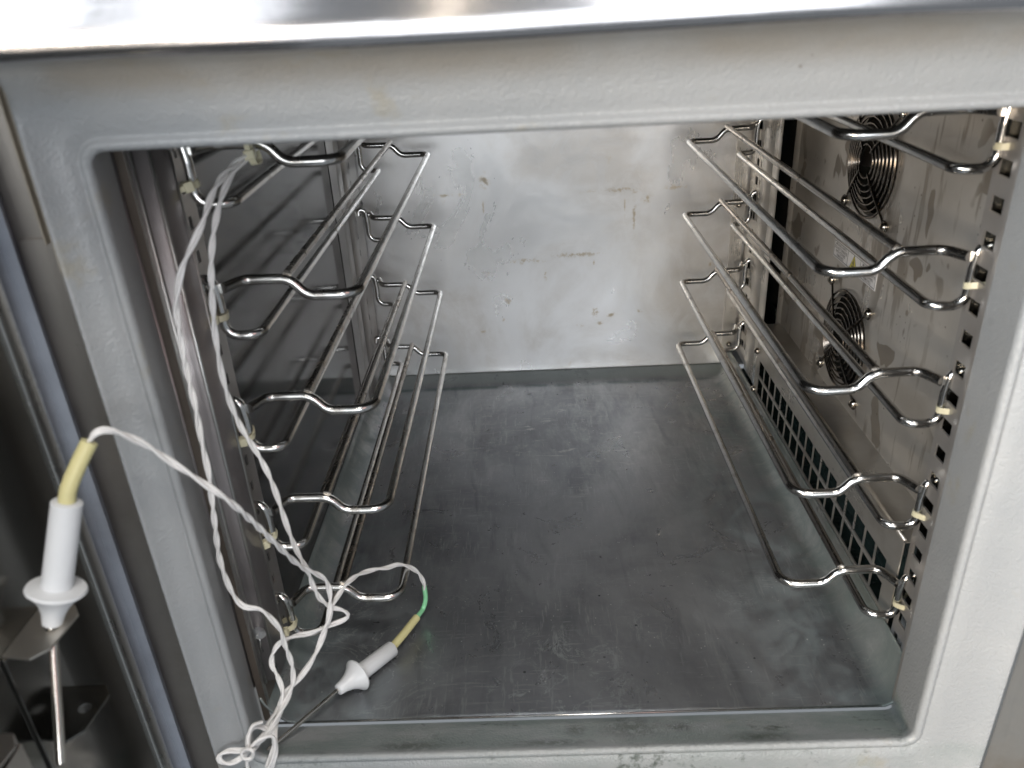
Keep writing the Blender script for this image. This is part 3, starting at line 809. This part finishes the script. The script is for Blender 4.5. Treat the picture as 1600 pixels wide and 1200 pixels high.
box(bm, -0.00046, -0.00041, -0.0006, 0.0006, -0.0040, 0.0036); box(bm, -0.00046, -0.00041, -0.0030, -0.0006, -0.0040, -0.0024); box(bm, -0.00046, -0.00041, 0.0006, 0.0026, -0.0010, 0.0002); box(bm, -0.00046, -0.00041, 0.0012, 0.0036, -0.0040, -0.0028)
obj('warning_pictogram', bm, 'ink', lab)
def text(body, y, z, size):
    cu = bpy.data.curves.new('t', 'FONT'); cu.body = body; cu.size = size; cu.align_x = 'CENTER'; cu.align_y = 'CENTER'; cu.offset = size * 0.012
    to = bpy.data.objects.new('t', cu); COL.objects.link(to)
    bpy.context.view_layer.update()
    me = bpy.data.meshes.new_from_object(to.evaluated_get(bpy.context.evaluated_depsgraph_get()))
    bpy.data.objects.remove(to); bpy.data.curves.remove(cu)
    me.materials.clear(); me.materials.append(M['ink'])
    o = bpy.data.objects.new('label_text', me); COL.objects.link(o); o.parent = lab
    # reads left to right for someone looking along +x: text x -> -y
    o.matrix_local = Matrix(((0, 0, -1, -0.00035), (-1, 0, 0, y), (0, 1, 0, z), (0, 0, 0, 1)))
    return o
for i, tx in enumerate(('MOVING PARTS', 'DO NOT OPERATE', 'WITH COVERS', 'REMOVED')): text(tx, 0.0300, 0.0047 - i * 0.0031, 0.0034)
for i, tx in enumerate(('MOVING PARTS', 'DO NOT OPERATE', 'WITH COVERS', 'REMOVED')): text(tx, -0.0300, 0.0047 - i * 0.0031, 0.0034)

# ---- rod end sticking out beside the left upright, with a drip of sealant
bm = bmesh.new(); p = at(408, 993, -0.0560)
tube(bm, [(p.x - 0.0065, p.y + 0.010, p.z + 0.002), (p.x - 0.004, p.y + 0.006, p.z + 0.001), (p.x, p.y, p.z)], [0.0030, 0.0032, 0.0034], 14)
part('fixing_stud', bm, 'clear', True, 50)
bm = bmesh.new(); tube(bm, [(p.x - 0.0035, p.y + 0.004, p.z - 0.003), (p.x - 0.0030, p.y + 0.003, p.z - 0.009), (p.x - 0.0038, p.y + 0.003, p.z - 0.013), (p.x - 0.0030, p.y + 0.003, p.z - 0.017)], [0.0005, 0.0007, 0.0005, 0.0006], 6); part('stud_wire', bm, 'chrome', True)

# ------------------------------------------------------------------ shelf guides
A_IN = 0.1367
WR = 0.0031
def guide_meshes(s):
    """three wires of one guide for side s, level height at z = 0"""
    zt, zl = 0.0100, -0.0010
    yE = -0.0165
    def mir(P): return [(s * x, y, z) for x, y, z in P]
    half = [(0.2090, yE, zt + 0.0012), (0.2030, 0.0, zt + 0.0005), (0.1750, 0.0, zt), (0.1660, 0.0, zl), (A_IN, 0.0, zl)]
    back = [(A_IN, 0.42, zl), (0.1660, 0.42, zl), (0.1750, 0.42, zt), (0.2030, 0.42, zt + 0.0005), (0.2090, 0.42 - yE, zt + 0.0012)]
    path = fillet(mir(half + back), [0, 0.009, 0.012, 0.012, 0.0115, 0.0085, 0.012, 0.012, 0.009, 0], 7)
    bm = bmesh.new(); tube(bm, path, WR, 12, sub=0.05)
    m1 = bm
    bm = bmesh.new(); tube(bm, mir([(0.1765, 0.0006, zt + 0.0022), (0.1765, 0.4194, zt + 0.0022)]), WR * 0.92, 12, sub=0.06)
    m2 = bm
    yv = yE + 0.001
    zf = -0.0185
    hook = [(0.2215, yv + 0.002, 0.0105), (0.2210, yv + 0.001, 0.0175), (0.2140, yv, 0.0150), (0.2128, yv, 0.004), (0.2128, yv, zf), (0.1935, yv + 0.0015, zf)]
    bk = [(x, 0.42 - y, z) for x, y, z in hook[::-1]]
    path = fillet(mir(hook + bk), [0, 0.0030, 0.0050, 0.008, 0.0085, 0.0080, 0.0080, 0.0085, 0.008, 0.0050, 0.0030, 0], 6)
    bm = bmesh.new(); tube(bm, path, WR * 0.93, 12, sub=0.05)
    m3 = bm
    return m1, m2, m3
ORD = ['lowest', 'second lowest', 'middle', 'second highest', 'highest']
for s, side in ((-1, 'left'), (1, 'right')):
    first = None
    for lv in range(5):
        extra = {0: 'just above the floor', 1: 'above one other', 2: 'halfway up', 3: 'below one other', 4: 'cut by the frame'}[lv]
        wall = 'dark left wall' if s < 0 else 'fan wall'
        g = thing('shelf_guide', '%s wire shelf guide on the %s, %s' % (ORD[lv], wall, extra), 'shelf guide', (0, 0, lv * DZ), 'shelf guides on both walls')
        g.rotation_euler = (0, 0, random.uniform(-0.0015, 0.0015))
        if first is None:
            a, b, c = guide_meshes(s)
            first = (obj('tray_rail', a, 'chrome', g, True, 60), obj('stop_rail', b, 'rail', g, True, 60), obj('hanging_wire', c, 'chrome', g, True, 60))
        else:
            for f, nme in zip(first, ('tray_rail', 'stop_rail', 'hanging_wire')): inst(f, nme, g)

# ------------------------------------------------------------------ cable ties holding the guides
def tie_mesh(w=0.0036, rx=0.0062, ry=0.0052, head=0.0050):
    """a band looped round the z axis with its head at -y"""
    bm = bmesh.new(); n = 28; t = 0.0010
    rings = []
    for k in range(n):
        a = 2 * math.pi * k / n; c, s_ = math.cos(a), math.sin(a)
        sq = (abs(c) ** 3 + abs(s_) ** 3) ** (-1 / 3)
        wob = 0.0005 * math.sin(2 * a + 0.7)
        rings.append([bm.verts.new((c * sq * (rx + d), s_ * sq * (ry + d), z + wob)) for d, z in ((0, -w / 2), (t, -w / 2), (t, w / 2), (0, w / 2))])
    for k in range(n):
        a = rings[k]; b = rings[(k + 1) % n]
        for j in range(4): bm.faces.new((a[j], a[(j + 1) % 4], b[(j + 1) % 4], b[j]))
    band = bm
    bm = bmesh.new(); box(bm, -head / 2, head / 2, -ry - t - head * 0.85, -ry - t * 0.4, -head / 2 - 0.0003, head / 2 + 0.0003, 0.0006)
    hd = bm
    bm = bmesh.new(); box(bm, -0.0045 - head / 2, -head / 2 + 0.0006, -ry - t - head * 0.62, -ry - t - head * 0.38, -w / 2 + 0.0002, w / 2 - 0.0004, 0.0003)
    return band, hd, bm
tm = None
for s in (-1, 1):
    for lv in range(5):
        rel = '%s guide on the %s' % (ORD[lv], 'dark left wall' if s < 0 else 'fan wall')
        x = s * 0.2165; z = lv * DZ - 0.0065 + random.uniform(-0.0025, 0.0015)
        t = thing('cable_tie', 'yellowed cable tie on the ' + rel, 'cable tie', (x, -0.0155, z), 'nylon cable ties on the guides')
        rz = random.uniform(-0.35, 0.35) + (0.35 if s < 0 else 0.9)
        t.rotation_euler = (random.uniform(-0.15, 0.15), (random.uniform(-0.05, 0.35)) * s, rz)
        if tm is None:
            a, b, c = tie_mesh()
            tm = (obj('band', a, 'nylon', t, True, 40), obj('tie_head', b, 'nylon', t), obj('tie_tail', c, 'nylon', t))
        else:
            for f, nme in zip(tm, ('band', 'tie_head', 'tie_tail')): inst(f, nme, t)
# the tie that carries the probe cables at the top
t = thing('cable_tie', 'pale nylon cable tie gathering the two white cables at the top left guide', 'cable tie', at(396, 236, 0.0), 'nylon cable ties on the guides')
t.rotation_euler = (0.2, 1.45, 0.25)
for f, nme in zip(tm, ('band', 'tie_head', 'tie_tail')):
    o = inst(f, nme, t)

# ------------------------------------------------------------------ probes
def handle(bm, o, ax, L=0.040, r=0.0066):
    """cylindrical grip then a trumpet flare; o = sleeve end, ax toward the tip"""
    lathe(bm, [(0, 0), (0, r * 0.90), (0.0006, r), (L, r * 1.02), (L + 0.0004, r * 1.35), (L + 0.0010, r * 1.90), (L + 0.0022, r * 1.98), (L + 0.0034, r * 1.80), (L + 0.0062, r * 1.38), (L + 0.0100, r * 1.02), (L + 0.0145, r * 0.78), (L + 0.0195, r * 0.66), (L + 0.0200, r * 0.55), (L + 0.0200, 0)], o, ax, 32)
    return bm
# probe standing in the holder on the door
top = Vector((-0.2445, -0.1515, 0.1945)); hole = Vector((-0.2615, -0.1665, 0.1365))
ax = (hole - top).normalized()
tip_flare = top + ax * 0.0600
pA = thing('temperature_probe', 'white probe upright in the door holder, yellow sleeve and cable arching to the right', 'probe', hole, 'white handled temperature probes')
def pp(par, name, bm, mat, smooth=True, sharp=45):
    o = obj(name, bm, mat, None, smooth, sharp); o.parent = par; o.location = -par.location; return o
Lh = (hole - top).length
pp(pA, 'handle', handle(bmesh.new(), top, ax, Lh - 0.0205, 0.0066), 'ptfe')
rod_end = at(95, 1192, -0.1985)
bm = bmesh.new(); tube(bm, [hole - ax * 0.004, hole + ax * 0.003, hole.lerp(rod_end, 0.15), hole.lerp(rod_end, 0.9), rod_end], [0.0017, 0.0020, 0.0022, 0.0022, 0.0020], 14); pp(pA, 'rod', bm, 'rod')
s0 = at(140, 690, -0.1400)
bm = bmesh.new(); tube(bm, catmull([top - ax * -0.003, top - ax * 0.006, top.lerp(s0, 0.55) + Vector((-0.0005, 0, 0.0012)), s0], 8), 0.0037, 16); pp(pA, 'sleeve', bm, 'yellow')
c1 = [at(138, 697, -0.140), at(143, 683, -0.140), at(152, 675, -0.139), at(166, 672, -0.137), at(190, 678, -0.133), at(225, 694, -0.127), at(268, 722, -0.121), at(318, 755, -0.117), at(360, 785, -0.112), at(400, 820, -0.096), at(436, 855, -0.078),
      at(470, 885, -0.055), at(505, 903, -0.040), at(515, 925, -0.038), at(514, 960, -0.042), at(503, 995, -0.047), at(488, 1030, -0.055), at(465, 1062, -0.064), at(446, 1082, -0.072), at(433, 1110, -0.080), at(418, 1135, -0.088), at(402, 1160, -0.098),
      at(385, 1178, -0.107), at(362, 1192, -0.112), at(345, 1190, -0.113), at(343, 1180, -0.112), at(358, 1173, -0.110), at(382, 1172, -0.107), at(405, 1160, -0.104), at(424, 1138, -0.094), at(440, 1108, -0.083), at(452, 1085, -0.074), at(458, 1062, -0.068), at(455, 1035, -0.067),
      at(445, 1008, -0.068), at(438, 985, -0.069), at(424, 967, -0.071), at(406, 952, -0.073), at(382, 948, -0.075), at(366, 932, -0.075), at(352, 902, -0.075), at(342, 868, -0.074), at(337, 832, -0.074), at(331, 780, -0.074), at(325, 735, -0.075), at(315, 690, -0.075), at(306, 640, -0.075),
      at(293, 585, -0.074), at(284, 540, -0.073), at(276, 490, -0.072), at(277, 455, -0.071), at(286, 415, -0.068), at(303, 378, -0.062), at(318, 345, -0.056), at(329, 310, -0.046), at(345, 280, -0.034), at(364, 258, -0.020), at(388, 240, -0.006), at(398, 234, 0.002)]
bm = bmesh.new(); twisted(bm, c1); pp(pA, 'cable', bm, 'cable')

# probe lying across the cabinet floor and sill
fl = Vector((-0.1800, -0.0442, -0.0445)); grip = Vector((-0.1475, -0.0025, -0.0480))
ax = (fl - grip).normalized(); Lh = (fl - grip).length
pB = thing('temperature_probe', 'white probe lying on the cabinet floor, with yellow tube and green cable sleeve', 'probe', fl, 'white handled temperature probes')
pp(pB, 'handle', handle(bmesh.new(), grip, ax, Lh - 0.0205, 0.0060), 'ptfe')
e2 = at(383, 1203, -0.1040)
bm = bmesh.new(); tube(bm, [fl - ax * 0.004, fl + ax * 0.001, fl.lerp(e2, 0.5), e2], [0.0014, 0.0015, 0.0015, 0.0015], 12); pp(pB, 'rod', bm, 'rod')
y0 = at(652, 972, 0.0290)
y0.z = -0.0480
bm = bmesh.new(); tube(bm, [grip + ax * 0.003, grip.lerp(y0, 0.5), y0], 0.0031, 14); pp(pB, 'sleeve', bm, 'yellow')
g0 = at(663, 916, 0.0420)
gm = [y0 + (grip - y0).normalized() * 0.004, y0 + (y0 - grip).normalized() * 0.003, at(661, 951, 0.0390), at(665, 935, 0.0415), g0]
bm = bmesh.new(); tube(bm, catmull(gm, 7), 0.0019, 10); pp(pB, 'cable_sleeve', bm, 'green')
c2 = [at(664, 922, 0.0420), at(661, 908, 0.0400), at(653, 895, 0.036), at(640, 886, 0.030), at(622, 882, 0.022), at(605, 887, 0.014), at(585, 890, 0.006), at(565, 896, -0.004), at(547, 907, -0.016), at(532, 925, -0.026), at(519, 948, -0.036), at(512, 975, -0.041), at(502, 1002, -0.048), at(486, 1035, -0.057), at(468, 1060, -0.064),
      at(448, 1082, -0.071), at(436, 1105, -0.078), at(424, 1125, -0.086), at(412, 1150, -0.094), at(398, 1168, -0.103), at(388, 1170, -0.106), at(390, 1145, -0.100), at(402, 1136, -0.096), at(418, 1140, -0.094), at(428, 1152, -0.096), at(424, 1180, -0.102), at(418, 1198, -0.105), at(421, 1205, -0.106), at(431, 1180, -0.103), at(429, 1150, -0.096), at(434, 1125, -0.086), at(441, 1100, -0.079),
      at(441, 1078, -0.074), at(433, 1055, -0.069), at(425, 1040, -0.066), at(426, 1022, -0.063), at(437, 1005, -0.060), at(460, 994, -0.054), at(485, 989, -0.047), at(513, 978, -0.040), at(538, 968, -0.034), at(544, 960, -0.032), at(534, 953, -0.033), at(516, 948, -0.036), at(500, 935, -0.040), at(489, 915, -0.042), at(481, 893, -0.043),
      at(466, 865, -0.045), at(453, 835, -0.046), at(441, 800, -0.047), at(428, 762, -0.048), at(413, 728, -0.048), at(398, 702, -0.048), at(378, 670, -0.048), at(362, 635, -0.048), at(350, 598, -0.049), at(342, 560, -0.050), at(336, 520, -0.051), at(332, 475, -0.052), at(330, 430, -0.052), at(331, 390, -0.050), at(336, 350, -0.044), at(345, 312, -0.036), at(358, 280, -0.026), at(376, 256, -0.012), at(392, 240, -0.003), at(400, 234, 0.004)]
bm = bmesh.new(); twisted(bm, c2); pp(pB, 'cable', bm, 'cable')
# the knot that ties the spare cable together: thin single strands
kn = [at(398, 1168, -0.108), at(392, 1184, -0.112), at(381, 1185, -0.113), at(378, 1176, -0.112), at(386, 1170, -0.112), at(395, 1174, -0.113), at(394, 1184, -0.112), at(386, 1190, -0.112), at(388, 1206, -0.112)]
bm = bmesh.new(); tube(bm, catmull(kn, 8), 0.0011, 8)
k2 = [at(410, 1128, -0.098), at(395, 1134, -0.102), at(388, 1152, -0.106), at(390, 1168, -0.110), at(404, 1156, -0.108), at(424, 1150, -0.104), at(430, 1162, -0.104), at(426, 1184, -0.106), at(417, 1206, -0.108)]
tube(bm, catmull(k2, 8), 0.0011, 8); pp(pB, 'cable_knot', bm, 'cable')
